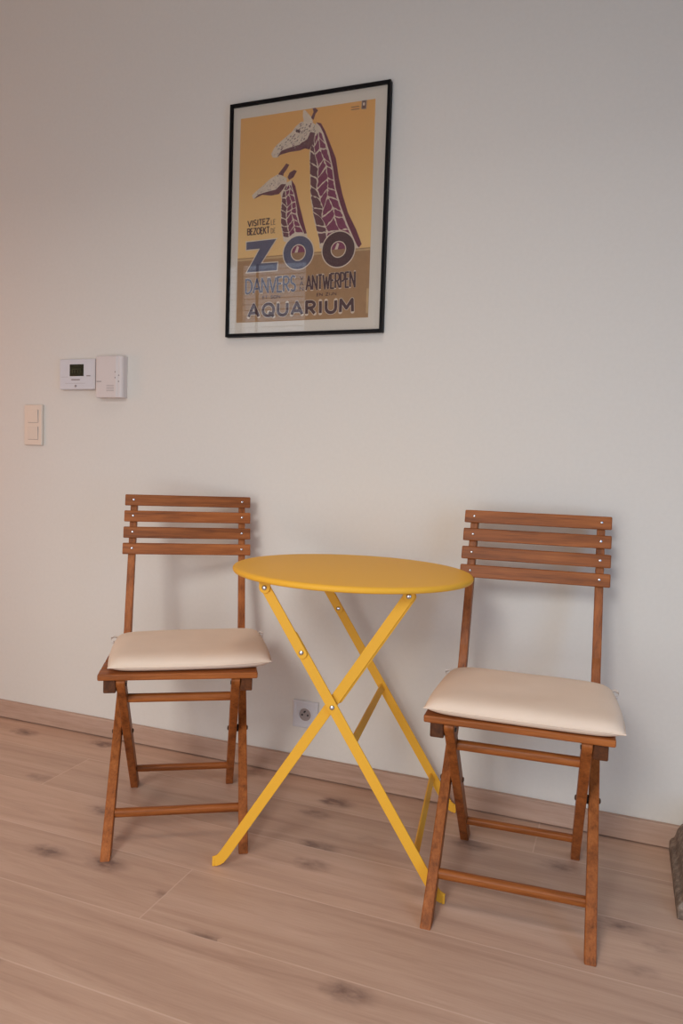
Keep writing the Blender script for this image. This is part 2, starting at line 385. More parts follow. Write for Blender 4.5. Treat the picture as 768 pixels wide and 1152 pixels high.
def make_chair():
    c = empty('folding_chair', (0, 0, 0))
    zl = [0, .1, .2, .3, .36]+[.38+.014*k for k in range(11)]+[.6, .7, .8, ZTOP-.004]
    zsx = [0, .1, .2, .3, .38, .412, .418, .424, .429, .4335, .437]
    for s in (-1, 1):
        l = obj('long_leg', leg_bm(s, long_y, long_x, zl, .0235, .0195, .030, False), M_wz, c, bevel=.0022)
        k = obj('short_leg', leg_bm(s, short_y, lambda z: .1393, zsx, .0215, .0215, .031, True), M_wz, c, bevel=.0022)
        # pivot where the legs cross
        zc = .241; yc = long_y(zc)
        b = bm_new(); tube(b, (s*.1500, yc, zc), (s*.1548, yc, zc), .010, 16); obj('spacer', b, M_black, k)
        b = bm_new(); dome(b, (s*.178, yc, zc), .0065, s*.004, 'X'); obj('bolt', b, M_dkbolt, l)
        b = bm_new(); dome(b, (s*.1287, yc, zc), .0065, -s*.004, 'X'); obj('bolt', b, M_dkbolt, k)
        # seat rail with its pivot at the top of the short leg
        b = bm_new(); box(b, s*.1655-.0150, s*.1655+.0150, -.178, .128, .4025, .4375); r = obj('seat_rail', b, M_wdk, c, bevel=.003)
        b = bm_new(); tube(b, (s*.1495, -.162, .420), (s*.1508, -.162, .420), .010, 16); tube(b, (s*.1265, -.162, .420), (s*.1525, -.162, .420), .0045, 12); obj('pivot_bolt', b, M_black, r)
    # stretchers
    for (z, x, yf, rr) in ((.080, .1555, long_y, .0108), (.0801, .1290, short_y, .0095), (.3713, .1290, short_y, .0108)):
        b = bm_new(); tube(b, (-x, yf(z), z), (x, yf(z), z), rr, 20, .8); obj('stretcher', b, M_wx, c, smooth=False, bevel=0)
    # seat boards
    y = YS
    for k in range(5):
        b = bm_new(); wd = .055
        box(b, -WSEAT+.0005*k, WSEAT-.0005*k, y, y+wd, ZS-TS, ZS); obj('seat_slat', b, M_wx, c, bevel=.0035, segs=3)
        y += wd+.0085
    # backrest
    for k in range(4):
        zt = ZTOP-k*PS; zb = zt-HS
        y0, y1 = long_y(zb)-.020, long_y(zt)-.020
        b = bm_new()
        ring = [(y0, zb), (y0+.0115, zb-.001), (y1+.0115, zt-.001), (y1, zt)]
        loft(b, [[(x, yy, zz) for yy, zz in ring] for x in (-WS-.0006*k, WS+.0006*k)])
        s_ = obj('back_slat', b, M_wx, c, bevel=.003, segs=3)
        zm = (zt+zb)/2
        for s in (-1, 1):
            b = bm_new(); dome(b, (s*.161, long_y(zm)-.0205, zm+.001), .0034, -.0016, 'Y', 12); obj('screw', b, M_steel, s_)
    return c

def copy_tree(o, parent=None):
    c = o.copy(); COL.objects.link(c)
    if parent: c.parent = parent
    for ch in list(o.children): copy_tree(ch, c)
    return c

ch1 = make_chair()
ch2 = copy_tree(ch1)
ch1.location = (-.4652, -.3865, 0); ch1.rotation_euler = (0, 0, .5335)
ch2.location = (.4350, -.3705, 0); ch2.rotation_euler = (0, 0, .0639)
tag(ch1, 'brown slatted wooden folding chair left of the yellow table, turned towards it', 'chair', 'folding chairs at the table')
tag(ch2, 'brown slatted wooden folding chair right of the yellow table, facing straight out', 'chair', 'folding chairs at the table')

# ------------------------------------------------------------------ seat cushions
def cushion(chair_loc, rz, corners, label, seed, lift):
    """corners FL, FR, BR, BL in chair coordinates"""
    root = empty('seat_cushion', chair_loc, rz)
    FL, FR, BR, BL = [Vector((x, y, 0)) for x, y in corners]
    n = 44; z0 = ZS+.0006; T = .038
    b = bm_new()
    def P(u, v, top):
        s, t = (u+1)/2, (v+1)/2
        # edges bow slightly outwards, corners stay pointed
        p = (FL*(1-s)+FR*s)*(1-t)+(BL*(1-s)+BR*s)*t
        cen = (FL+FR+BR+BL)/4
        d = p-cen
        d *= 1+.018*((1-u*u)*(v*v) + (1-v*v)*(u*u)) 
        pinch = abs(u*v)**10
        d *= 1-.022*abs(u*v)**3 + .014*pinch
        p = cen+d
        e = (1-abs(u)**9.0)*(1-abs(v)**8.0)
        e = max(0, e)**.5
        e *= 1-.55*pinch
        seam = z0+.0125+lift(u, v)
        wob = .0025*noise.noise(Vector((u*1.7+seed, v*1.7, seed)))
        if top: z = seam+(T-.0125)*e*(1-.10*(1-(u*u+v*v)/2))+wob*e
        else: z = seam-min(.0125, .0125*e*1.25)-(lift(u, v)*e*.999)
        return Vector((p.x, p.y, max(z, z0)))
    def g(k):
        x = -1+2*k/n
        return math.copysign(1-(1-abs(x))**1.7, x)
    rows = {}
    for top in (1, 0):
        for i in range(n+1):
            for j in range(n+1):
                edge = i in (0, n) or j in (0, n)
                key = (i, j, 1 if edge else top)
                if key not in rows: rows[key] = b.verts.new(P(g(i), g(j), top))
    G = lambda i, j, t: rows[(i, j, 1 if (i in (0, n) or j in (0, n)) else t)]
    for top in (1, 0):
        for i in range(n):
            for j in range(n):
                q = [G(i, j, top), G(i+1, j, top), G(i+1, j+1, top), G(i, j+1, top)]
                b.faces.new(q if top else q[::-1])
    body = obj('pad', b, M_cush, root, smooth=True)
    # piping round the seam
    cu = []
    for k in range(n): cu.append(P(g(k), -1, 1))
    for k in range(n): cu.append(P(1, g(k), 1))
    for k in range(n): cu.append(P(-g(k), 1, 1))
    for k in range(n): cu.append(P(-1, -g(k), 1))
    b = bm_new(); rings = []
    L = len(cu)
    for k in range(L):
        d = (cu[(k+1) % L]-cu[k-1]).normalized(); s = d.cross(Vector((0, 0, 1)))
        rings.append([cu[k]+(s*math.cos(a)+Vector((0, 0, 1))*math.sin(a))*.0016 for a in [2*math.pi*m/6 for m in range(6)]])
    rings.append(rings[0]); loft(b, rings, cap=False); bmesh.ops.remove_doubles(b, verts=b.verts[:], dist=1e-6)
    obj('piping', b, M_cush, body, smooth=True)
    # tie ribbons at the back corners
    for cx, sx in ((BL, -1), (BR, 1)):
        base = cx*.975+Vector((0, 0, z0+.012))
        pts = [base, base+Vector((sx*.010, -.003, .006)), base+Vector((sx*.019, -.010, .004)), base+Vector((sx*.017, -.016, -.006)), base+Vector((sx*.009, -.013, -.009))]
        b = bm_new(); rings = []
        for p in pts: rings.append([p+Vector(q) for q in ((0, .0015, .003), (0, -.0015, .003), (0, -.0015, -.003), (0, .0015, -.003))])
        loft(b, rings); obj('tie', b, M_tie, root, smooth=True)
    tag(root, label, 'cushion', 'seat cushions on the folding chairs')
    return root

cushion(ch1.location, .5335, [(-.170,-.190), (.229,-.172), (.214,.172), (-.186,.128)], 'flat beige seat cushion on the left folding chair, overhanging its right side', 1.3, lambda u, v: .006*max(0, u)**2*(1-v)/2+.002)
cushion(ch2.location, .0639, [(-.194,-.196), (.210,-.203), (.198,.100), (-.180,.118)], 'flat beige seat cushion on the right folding chair, thick along its front edge', 5.1, lambda u, v: .003)

# ------------------------------------------------------------------ yellow bistro table
TZ = .7184
tb = empty('bistro_table', (.0, -.3385, 0), math.radians(9))
tag(tb, 'round yellow metal folding bistro table on crossed flat legs between the chairs', 'table')
R = .3003
prof = [(.002, 0), (R-.014, 0), (R-.007, -.0006), (R-.003, -.0022), (R-.0006, -.0050), (R, -.008), (R-.0006, -.011), (R-.002, -.0135), (R-.004, -.0145), (R-.0055, -.0135), (R-.006, -.004), (R-.012, -.0025), (.002, -.0025)]
b = bm_new(); lathe(b, prof, n=96)
top = obj('tabletop', b, M_yel, tb, smooth=True)
top.location = (0, 0, TZ)
# the top leans by a degree: slopes measured along world x and y
ax = math.radians(9)
gx, gy = -.0106, -.0142
top.rotation_euler = (gy*math.cos(ax)-gx*math.sin(ax), -(gx*math.cos(ax)+gy*math.sin(ax)), 0)

def flatbar(bm, path, width, yf, th, r0=False, r1=False):
    """flat bar following a path of (x, z), its width in the xz plane, thickness from yf backwards"""
    P = [Vector(p) for p in path]
    L, Rr = [], []
    for i, p in enumerate(P):
        d = ((P[min(i+1, len(P)-1)]-p).normalized()+(p-P[max(i-1, 0)]).normalized()).normalized()
        n = Vector((-d.y, d.x))
        L.append(p+n*width/2); Rr.append(p-n*width/2)
    def cap(p, d):
        n = Vector((-d.y, d.x)); return [p+(n*math.cos(a)+d*math.sin(a))*width/2 for a in [math.pi*k/8 for k in range(1, 8)]]
    out = L[:]
    if r1: out += cap(P[-1], (P[-1]-P[-2]).normalized())
    out += Rr[::-1]
    if r0: out += cap(P[0], (P[0]-P[1]).normalized())[::1]
    f = [bm.verts.new((p.x, yf, p.y)) for p in out]; k = [bm.verts.new((p.x, yf+th, p.y)) for p in out]
    bm.faces.new(f); bm.faces.new(k[::-1])
    m = len(f)
    for i in range(m): bm.faces.new((f[i], k[i], k[(i+1) % m], f[(i+1) % m]))

def lerp(a, b_, t): return (a[0]+(b_[0]-a[0])*t, a[1]+(b_[1]-a[1])*t)
BW = .0245
def table_leg(sgn, yf, name, foot_x, top_x, zb=.691, link=(0, .215), front=True, th=.005):
    """one crossed leg: long lower bar with a turned-out toe and a short link bar riveted over it"""
    T, F = (top_x, zb), (foot_x, .004)
    d = Vector((F[0]-T[0], F[1]-T[1])).normalized()
    b = bm_new()
    toe = [lerp(T, F, .972), lerp(T, F, .988)]
    end = (foot_x+sgn*.0035, .0134); tip = (foot_x+sgn*.008, .0118)
    flatbar(b, [lerp(T, F, link[1]-.055) if front else T]+[lerp(T, F, t) for t in (.35, .5, .7, .9, .955)]+[(lerp(T, F, .975)[0]+sgn*.0015, lerp(T, F, .975)[1]), (lerp(T, F, .987)[0]+sgn*.003, .0165), end, tip], BW, yf, th, r0=True)
    for v in b.verts:
        if v.co.z < .0012: v.co.z = .0012
    leg = obj(name, b, M_yel, tb, bevel=.0012)
    b = bm_new()
    yl = yf-th-.0004 if front else yf+th+.0004
    o_ = (0, 0) if front else (.004, -.0025)
    flatbar(b, [(T[0]+o_[0], T[1]+o_[1])]+[(p_[0]+o_[0], p_[1]+o_[1]) for p_ in (lerp(T, F, .1), lerp(T, F, link[1]))], BW*.96, yl, th, r0=True, r1=True)
    lk = obj('link_bar', b, M_yel, leg, bevel=.0012)
    b = bm_new()
    p = lerp(T, F, link[1]-.004)
    if front: dome(b, (p[0], yl, p[1]), .0058, -.004, 'Y'); obj('rivet', b, M_steel, lk)
    yl = min(yl, yf)
    b = bm_new(); dome(b, (T[0], yl-.0050, T[1]), .0062, -.0042, 'Y'); obj('rivet', b, M_steel, lk)
    # bracket that carries the link under the top
    b = bm_new(); yb = yl-.0050
    flatbar(b, [(T[0], zb+.019), (T[0], zb)], .027, yb, .0045, r1=True)
    box(b, T[0]-.0135, T[0]+.0135, yb, yb+.026, zb+.0165, zb+.020)
    obj('bracket', b, M_yel, lk, bevel=.001)
    # plastic toe cap
    b = bm_new(); box(b, min(end[0]+sgn*.001, tip[0]+sgn*.003), max(end[0]+sgn*.001, tip[0]+sgn*.003), yf-.0015, yf+th+.0015, .0005, .0200); obj('toe_cap', b, M_yel, leg, bevel=.002)
    return leg
legA = table_leg(1, -.2005, 'leg', .262, -.165)
legC = table_leg(-1, -.1890, 'leg', -.275, .165, link=(0, .36), front=False)
legB = table_leg(1, .248, 'leg', .262, -.165, link=(0, .19), front=True)
# rivet at the crossing and the flat stretchers of the wide frame
b = bm_new(); dome(b, (.0, -.2006, .424), .006, -.0042, 'Y'); tube(b, (0, -.2005, .424), (0, -.184, .424), .004, 12); obj('rivet', b, M_steel, legA)
for z in (.345, .100):
    t = (.691-z)/.687; x = -.165+t*.427
    b = bm_new()
    dx = Vector((.427, -.687)).normalized()
    n = Vector((-dx.y, dx.x))
    pts = [(x+dx.x*a+n.x*c, z+dx.y*a+n.y*c) for a, c in ((-.0095, -.0025), (.0095, -.0025), (.0095, .0025), (-.0095, .0025))]
    loft(b, [[(p[0], y, p[1]) for p in pts] for y in (-.1955, .248)])
    obj('stretcher', b, M_yel, tb, bevel=.001)

# ------------------------------------------------------------------ framed poster
PX, PZ, PW, PH = -.3084, 1.7153, .516, .7049
ps = empty('framed_poster', (PX, 0, PZ))
tag(ps, 'black framed zoo poster with two giraffes on ochre, hung on the wall', 'poster')
FW = .0095
b = bm_new()
for x0, x1, z0, z1 in ((-PW/2, -PW/2+FW, -PH/2, PH/2), (PW/2-FW, PW/2, -PH/2, PH/2), (-PW/2+FW, PW/2-FW, PH/2-FW, PH/2), (-PW/2+FW, PW/2-FW, -PH/2, -PH/2+FW)):
    box(b, x0, x1, -.021, -.001, z0, z1)
obj('frame', b, M_frame, ps, bevel=.001)
b = bm_new(); box(b, -PW/2+FW, PW/2-FW, -.0115, -.004, -PH/2+FW, PH/2-FW); obj('mat_board', b, M_mat, ps)
b = bm_new(); box(b, -PW/2+FW, PW/2-FW, -.0180, -.0160, -PH/2+FW, PH/2-FW); obj('glass', b, M_glass, ps)
# the print: flat coloured shapes a few hundredths of a millimetre apart
PRW, PRH = .4353, .6167
OX, OZ = -.5327-PX, 1.4076-PZ
INKS = dict(ochre=(215,162,92), ground=(170,134,100), cream=(216,200,184), mane=(116,66,82), patch=(134,72,98), shade=(112,76,84), dark=(88,66,70), navy=(98,98,118), line=(196,166,128), muted=(120,94,90), grey=(150,140,136), hole=(160,126,98))
ik = list(INKS); M_ink = [ink('ink_'+k, [min(250, c*1.1) for c in v]) for k, v in INKS.items()]
def ochre_grad(m):
    nt = m.node_tree; bs = nt.nodes['Principled BSDF']
    tc = N(nt, 'ShaderNodeTexCoord'); sp = N(nt, 'ShaderNodeSeparateXYZ'); nt.links.new(tc.outputs['Object'], sp.inputs[0])
    mr = N(nt, 'ShaderNodeMapRange'); setin(mr, From_Min=-.05, From_Max=.3); nt.links.new(sp.outputs['Z'], mr.inputs['Value'])
    r = N(nt, 'ShaderNodeValToRGB'); r.color_ramp.elements[0].color = lin(252,210,148); r.color_ramp.elements[1].color = lin(248,188,114)
    nt.links.new(mr.outputs[0], r.inputs['Fac']); nt.links.new(r.outputs['Color'], bs.inputs['Base Color'])
ochre_grad(M_ink[0])
pb = bm_new()
def lay(k): return -.0117-.00006*k
def to3(p, k): return (OX+p[0]/1000, lay(k), OZ+p[1]/1000)
def clipx(p): return (min(max(p[0], 0), PRW*1000), min(max(p[1], 0), PRH*1000))
CNT = [0]
def poly(pts, k, c):
    CNT[0] += 1; k += (CNT[0] % 30)*.03      # no two overlapping shapes share a plane
    vs = [pb.verts.new(to3(clipx(p), k)) for p in pts]
    try: f = pb.faces.new(vs)
    except ValueError: return
    f.normal_update(); f.material_index = ik.index(c)
    bmesh.ops.triangulate(pb, faces=[f])
def grow(pts, d):
    out = []; n = len(pts)
    ar = sum(pts[i][0]*pts[(i+1) % n][1]-pts[(i+1) % n][0]*pts[i][1] for i in range(n))
    sg = 1 if ar > 0 else -1
    for i in range(n):
        a, p, c = Vector(pts[i-1]), Vector(pts[i]), Vector(pts[(i+1) % n])
        d1 = (p-a).normalized(); d2 = (c-p).normalized()
        n1 = Vector((d1.y, -d1.x))*sg; n2 = Vector((d2.y, -d2.x))*sg
        m = n1+n2; l = m.length
        m = m/l if l > 1e-6 else n1
        out.append(tuple(p+m*d/max(.5, m.dot(n1))))
    return out
def disc(c, rx, ry, k, col, n=40):
    poly([(c[0]+rx*math.cos(2*math.pi*i/n), c[1]+ry*math.sin(2*math.pi*i/n)) for i in range(n)], k, col)
W_, H_ = PRW*1000, PRH*1000
poly([(0, 0), (W_, 0), (W_, H_), (0, H_)], 0, 'ochre')
poly(ART['ground'], 1, 'ground'); poly(ART['hline'], 2, 'line')

def along(pl, t):
    L = [math.dist(a, c) for a, c in zip(pl, pl[1:])]; s = t*sum(L)
    for a, c, l in zip(pl, pl[1:], L):
        if s <= l: return (a[0]+(c[0]-a[0])*s/l, a[1]+(c[1]-a[1])*s/l)
        s -= l
    return pl[-1]
def patches(left, right, rows, cols, k, rnd):
    """irregular coat patches with pale lines between them"""
    grid = []
    for i in range(rows+1):
        r = []
        for j in range(cols+1):
            t = min(1, max(0, (i+(rnd.uniform(-.34, .34) if 0 < i < rows else 0)+(.5 if j % 2 else 0)-.12*j)/(rows+.5)))
            s = j/cols+(rnd.uniform(-.11, .11) if 0 < j < cols else 0)
            a, c = along(left, t), along(right, t)
            r.append((a[0]+(c[0]-a[0])*s, a[1]+(c[1]-a[1])*s))
        grid.append(r)
    for i in range(rows):
        j = 0
        while j < cols:
            q = [grid[i][j], grid[i][j+1], grid[i+1][j+1], grid[i+1][j]]
            cx = sum(p[0] for p in q)/4; cy = sum(p[1] for p in q)/4
            size = min(math.dist(q[0], q[2]), math.dist(q[1], q[3]))
            f0 = max(.3, 1-2.6/max(size, .1)) if size > 3 else .3
            n = 18; pts = []
            w = [(cx+(p[0]-cx)*f0, cy+(p[1]-cy)*f0) for p in q]
            ph = [rnd.uniform(.82, 1.10) for _ in range(n)]
            for m in range(n):
                e = m*4/n; a, c = w[int(e)], w[(int(e)+1) % 4]; t = e-int(e)
                px, py = a[0]+(c[0]-a[0])*t, a[1]+(c[1]-a[1])*t
                pts.append((cx+(px-cx)*ph[m], cy+(py-cy)*ph[m]))
            poly(pts, k, 'shade' if j == 0 else 'patch')
            j += 1
def giraffe(n, rows, cols, k, rnd):
    poly(ART['neck%d' % n], k, 'cream')
    patches(ART['l%d' % n], ART['r%d' % n], rows, cols, k+1, rnd)
    poly(ART['mane%d' % n], k+2, 'mane')
    poly(ART['horn%d' % n], k+3, 'shade')
    poly(ART['head%d' % n], k+4, 'cream')
    poly(ART['jaw%d' % n], k+5, 'shade')
    poly(ART['ear%d' % n], k+6, 'cream' if n == 1 else 'shade')
    h = ART['head%d' % n]
    xs = [p[0] for p in h]; x0, x1 = min(xs), max(xs)
    # mottling on cheek and muzzle: small flecks kept inside the outline
    def inside(x, y):
        r = False
        for (xa, ya), (xb, yb) in zip(h, h[1:]+h[:1]):
            if (ya > y) != (yb > y) and x < (xb-xa)*(y-ya)/(yb-ya)+xa: r = not r
        return r
    y0, y1 = min(p[1] for p in h), max(p[1] for p in h)
    cnt = 0
    while cnt < (170 if n == 1 else 75):
        px, py = rnd.uniform(x0, x1), rnd.uniform(y0, y1)
        if not inside(px, py): continue
        cnt += 1
        r = rnd.uniform(.7, 2.0) if n == 1 else rnd.uniform(.5, 1.3)
        a = rnd.uniform(.3, .9); ca, sa = math.cos(a), math.sin(a)
        pts = []
        for m in range(7):
            t = 2*math.pi*m/7; ex, ey = 2.0*r*math.cos(t), .75*r*math.sin(t)
            pts.append((px+ex*ca-ey*sa, py+ex*sa+ey*ca))
        if all(inside(*p) for p in pts): poly(pts, k+6, rnd.choice(('muted', 'muted', 'shade', 'patch', 'grey')))
    if n == 1: poly(ART['eye1'], k+7, 'dark')
rnd = random.Random(4)
giraffe(2, 8, 3, 4, rnd)
giraffe(1, 11, 3, 12, rnd)
# big letters
poly(grow(ART['Z'], 3.2), 22, 'cream'); poly(ART['Z'], 23, 'navy')
for nm, in (('O1',), ('O2',)):
    c, e, f, hh = ART[nm]
    ro = (math.dist(c, e)+math.dist(c, f))/2; ri = math.dist(c, hh)
    disc(c, ro, ro, 22, 'cream', 56); disc(c, ro-3.4, ro-3.4, 23, 'navy' if nm == 'O1' else 'dark', 56)
    disc(c, ri+1, ri+1, 24, 'cream', 40); disc(c, ri-2.0, ri-2.0, 25, 'hole', 40)
    n_ = 14; rr = ri-2.0
    poly([(c[0]+rr*math.cos(math.pi*i/n_), c[1]+rr*math.sin(math.pi*i/n_)) for i in range(n_+1)], 26, 'patch')
    poly([(c[0]-rr*.55, c[1]+.2), (c[0]-rr*.1, c[1]+.2), (c[0]+rr*.1, c[1]+rr*.75), (c[0]-rr*.2, c[1]+rr*.9)], 27, 'cream')

arc = lambda cx, cy, rx, ry, a0, a1, n=12: [(cx+rx*math.cos(math.radians(a0+(a1-a0)*i/n)), cy+ry*math.sin(math.radians(a0+(a1-a0)*i/n))) for i in range(n+1)]
GL = {  # letter strokes in a unit box, and the advance width
 'A': ([[(0, 0), (.5, 1), (1, 0)], [(.2, .30), (.8, .30)]], 1.0), 'B': ([[(0, 0), (0, 1), (.5, 1)]+arc(.5, .77, .45, .23, 90, -90)+[(0, .54)], arc(.5, .27, .5, .27, 90, -90)+[(0, 0)]], .75),
 'D': ([[(0, 0), (0, 1), (.3, 1)]+arc(.3, .5, .7, .5, 90, -90)+[(0, 0)]], .85), 'E': ([[(1, 1), (0, 1), (0, 0), (1, 0)], [(0, .55), (.8, .55)]], .62),
 'I': ([[(.5, 0), (.5, 1)]], .22), 'J': ([[(.8, 1), (.8, .3)]+arc(.45, .3, .35, .3, 0, -170)], .5), 'K': ([[(0, 0), (0, 1)], [(1, 1), (0, .45)], [(.25, .58), (1, 0)]], .75), 'L': ([[(0, 1), (0, 0), (1, 0)]], .55),
 'M': ([[(0, 0), (.04, 1), (.5, .30), (.96, 1), (1, 0)]], 1.1), 'N': ([[(0, 0), (0, 1), (1, 0), (1, 1)]], .85), 'O': ([arc(.5, .5, .5, .5, 0, 360, 28)], .95),
 'P': ([[(0, 0), (0, 1), (.45, 1)]+arc(.45, .72, .55, .28, 90, -90)+[(0, .44)]], .7), 'Q': ([arc(.5, .5, .5, .5, 0, 360, 28), [(.55, .30), (1.0, -.08)]], 1.05),
 'R': ([[(0, 0), (0, 1), (.45, 1)]+arc(.45, .74, .52, .26, 90, -90)+[(0, .48)], [(.42, .48), (1, 0)]], .75),
 'S': ([arc(.5, .74, .42, .26, 35, 270, 14)+arc(.5, .24, .46, .24, 90, -150, 14)], .65), 'T': ([[(0, 1), (1, 1)], [(.5, 1), (.5, 0)]], .72), 'U': ([[(0, 1), (0, .40)]+arc(.5, .40, .5, .40, 180, 360)+[(1, 1)]], .88),
 'V': ([[(0, 1), (.5, 0), (1, 1)]], .9), 'W': ([[(0, 1), (.26, 0), (.5, .8), (.74, 0), (1, 1)]], 1.25), 'Z': ([[(0, 1), (1, 1), (0, 0), (1, 0)]], .78), ' ': ([], .5)}
def letters(txt, quad, k, col, stroke=2.0, outline=0, gap=.22):
    """a line of drawn lettering set into the quad BL BR TR TL, strokes in millimetres"""
    BL, BR, TR, TL = [Vector(p) for p in quad]
    tot = sum(GL[c][1] for c in txt)+gap*(len(txt)-1)
    wmm = (BR-BL).length; hmm = (TL-BL).length
    mx, my = stroke/2/wmm, stroke/2/hmm
    x = 0
    for c in txt:
        st, w = GL[c]
        for line in st:
            pts = []
            for px, py in line:
                s_ = mx+(x+px*w)/tot*(1-2*mx); t = my+py*(1-2*my)
                p = (BL*(1-s_)+BR*s_)*(1-t)+(TL*(1-s_)+TR*s_)*t
                pts.append(p)
            for kk, cc, sw in ((k, col, stroke),)+(((k-1, 'cream', stroke+2*outline),) if outline else ()):
                for a, e in zip(pts, pts[1:]):
                    d = (e-a)
                    if d.length < 1e-6: continue
                    d.normalize(); n = Vector((-d.y, d.x))*sw/2
                    poly([tuple(a+n), tuple(a-n), tuple(e-n), tuple(e+n)], kk, cc)
                for p in pts[1:-1] if len(pts) > 2 else []:
                    disc(p, sw/2, sw/2, kk, cc, 10)
                if cc == 'cream':
                    for p in (pts[0], pts[-1]): disc(p, sw/2, sw/2, kk, cc, 10)
        x += w+gap
letters('VISITEZ', ART['VISITEZ'], 20, 'dark', 3.2)
letters('LE', ART['LE'], 20, 'muted', 1.6, gap=.35)
letters('BEZOEKT', ART['BEZOEKT'], 20, 'dark', 3.2)
letters('DE', ART['DE'], 20, 'muted', 1.6, gap=.35)
letters('DANVERS', ART['DANVERS'], 24, 'navy', 5.8, .8)
q = ART['VAN']
for i, ch in enumerate('VAN'):
    f = lambda t: [tuple(Vector(q[0])*(1-t)+Vector(q[3])*t), tuple(Vector(q[1])*(1-t)+Vector(q[2])*t)]
    lo_, hi_ = f(1-(i+.86)/3), f(1-(i+.06)/3)
    letters(ch, [lo_[0], lo_[1], hi_[1], hi_[0]], 20, 'dark', 2.0)
letters('ANTWERPEN', ART['ANTWERPEN'], 24, 'dark', 5.6, .6)
letters('ET SON', ART['ET SON'], 20, 'dark', 1.9, gap=.3)
letters('EN ZIJN', ART['EN ZIJN'], 20, 'dark', 1.9, gap=.3)
letters('AQUARIUM', ART['AQUARIUM'], 24, 'dark', 9.6, 1.5, gap=.42)
# small emblem and imprint in the corner
lg = ART['logo']; poly(lg, 20, 'grey'); poly(grow(lg, -2.2), 21, 'muted')
cx = sum(p[0] for p in lg)/4; cy = sum(p[1] for p in lg)/4
disc((cx-.3, cy+1.5), 3.2, 4.6, 22, 'cream', 14)
lt = [Vector(p) for p in ART['logotext']]
for i in range(3):
    t0, t1 = .05+i*.34, .22+i*.34
    poly([tuple(lt[0]*(1-t0)+lt[3]*t0), tuple(lt[1]*(1-t0)+lt[2]*t0), tuple(lt[1]*(1-t1)+lt[2]*t1), tuple(lt[0]*(1-t1)+lt[3]*t1)], 20, 'muted' if i != 1 else 'ochre')
poly(ART['strip'], 20, 'line')
obj('poster_print', pb, M_ink, ps)

# ------------------------------------------------------------------ things fixed to the wall
# thermostat
t = empty('thermostat', (-1.1385, 0, 1.2542)); tag(t, 'white rectangular thermostat with small dark screen on the wall', 'thermostat')
b = bm_new(); box(b, -.0745, .0745, -.022, 0, -.0510, .0510); obj('housing', b, M_plas, t, bevel=.002)
b = bm_new(); box(b, -.031, .0275, -.0225, -.0215, -.0065, .0335); s = obj('screen', b, M_lcd, t)
b = bm_new()
for (x0, x1, z0, z1) in ((-.022, .018, .016, .019), (-.022, -.018, .004, .014), (-.012, -.008, .004, .014), (.002, .006, .004, .014), (.012, .016, .004, .014)): box(b, x0, x1, -.0228, -.0226, z0, z1)
obj('digits', b, M_lcd2, s)
b = bm_new(); box(b, -.0235, .012, -.0230, -.0215, -.0205, -.0165); obj('button', b, M_mark, t)
b = bm_new(); box(b, .040, .056, -.0230, -.0215, -.0075, -.0040); obj('button', b, M_mark, t)
b = bm_new(); box(b, -.050, .034, -.0223, -.0216, -.0310, -.0302); box(b, -.0700, -.036, -.0223, -.0216, -.0092, -.0086); obj('flap_line', b, M_mark, t)
b = bm_new(); lathe(b, [(.0042, 0), (.0042, -.0016), (.003, -.002)], (-.0055, -.0218, -.0400), 14, 'Y'); obj('knob', b, M_mark, t)
# second box
t = empty('plastic_box', (-.9998, 0, 1.2435)); tag(t, 'taller white plastic box with a small grille, touching the right of the thermostat', 'wall box')
b = bm_new()
prof = [(-.0525, 0), (-.0525, -.030), (-.049, -.034), (-.046, -.035), (.033, -.035), (.0365, -.032), (.044, -.031), (.050, -.028), (.0525, -.022), (.0525, 0)]
loft(b, [[(x*1.0, y, z) for x, y in prof] for z in (-.0695, .0665)]+[[(x*.97, y*.97, .0695) for x, y in prof]])
obj('housing', b, M_plas3, t, bevel=.002)
b = bm_new()
for i in range(4):
    box(b, -.006, .024, -.0353, -.0348, -.030-.006*i, -.0285-.006*i)
obj('grille', b, M_mark, t)
b = bm_new(); box(b, -.046, -.027, -.0353, -.0348, -.0175, -.0145); obj('badge', b, M_mark, t)
b = bm_new()
for x, z, y in ((.029, .015, -.0350), (.0405, .004, -.0314), (.029, -.004, -.0350), (.0405, -.016, -.0314)): lathe(b, [(.0025, 0), (.0022, -.0008)], (x, y, z), 10, 'Y')
obj('indicator', b, M_mark, t)
# switch
t = empty('light_switch', (-1.3405, 0, 1.0804)); tag(t, 'cream double light switch plate, lowest and furthest left on the wall', 'light switch')
b = bm_new(); box(b, -.0400, .0400, -.010, 0, -.0720, .0720); obj('plate', b, M_plas2, t, bevel=.003)
for z0, z1 in ((.0085, .0535), (-.0510, -.0055)):
    b = bm_new()
    loft(b, [[(x, y, z) for x, y in ((-.0225, -.0095), (.0225, -.0095), (.0225, yy), (-.0225, yy))] for z, yy in ((z0, -.0105), (z1, -.0135))])
    obj('rocker', b, M_plas2, t, bevel=.001)
    b = bm_new(); box(b, .0226, .0240, -.0104, -.0095, z0, z1); box(b, -.0225, .0225, -.0104, -.0095, z0-.0014, z0-.0001); obj('gap', b, M_mark, t)
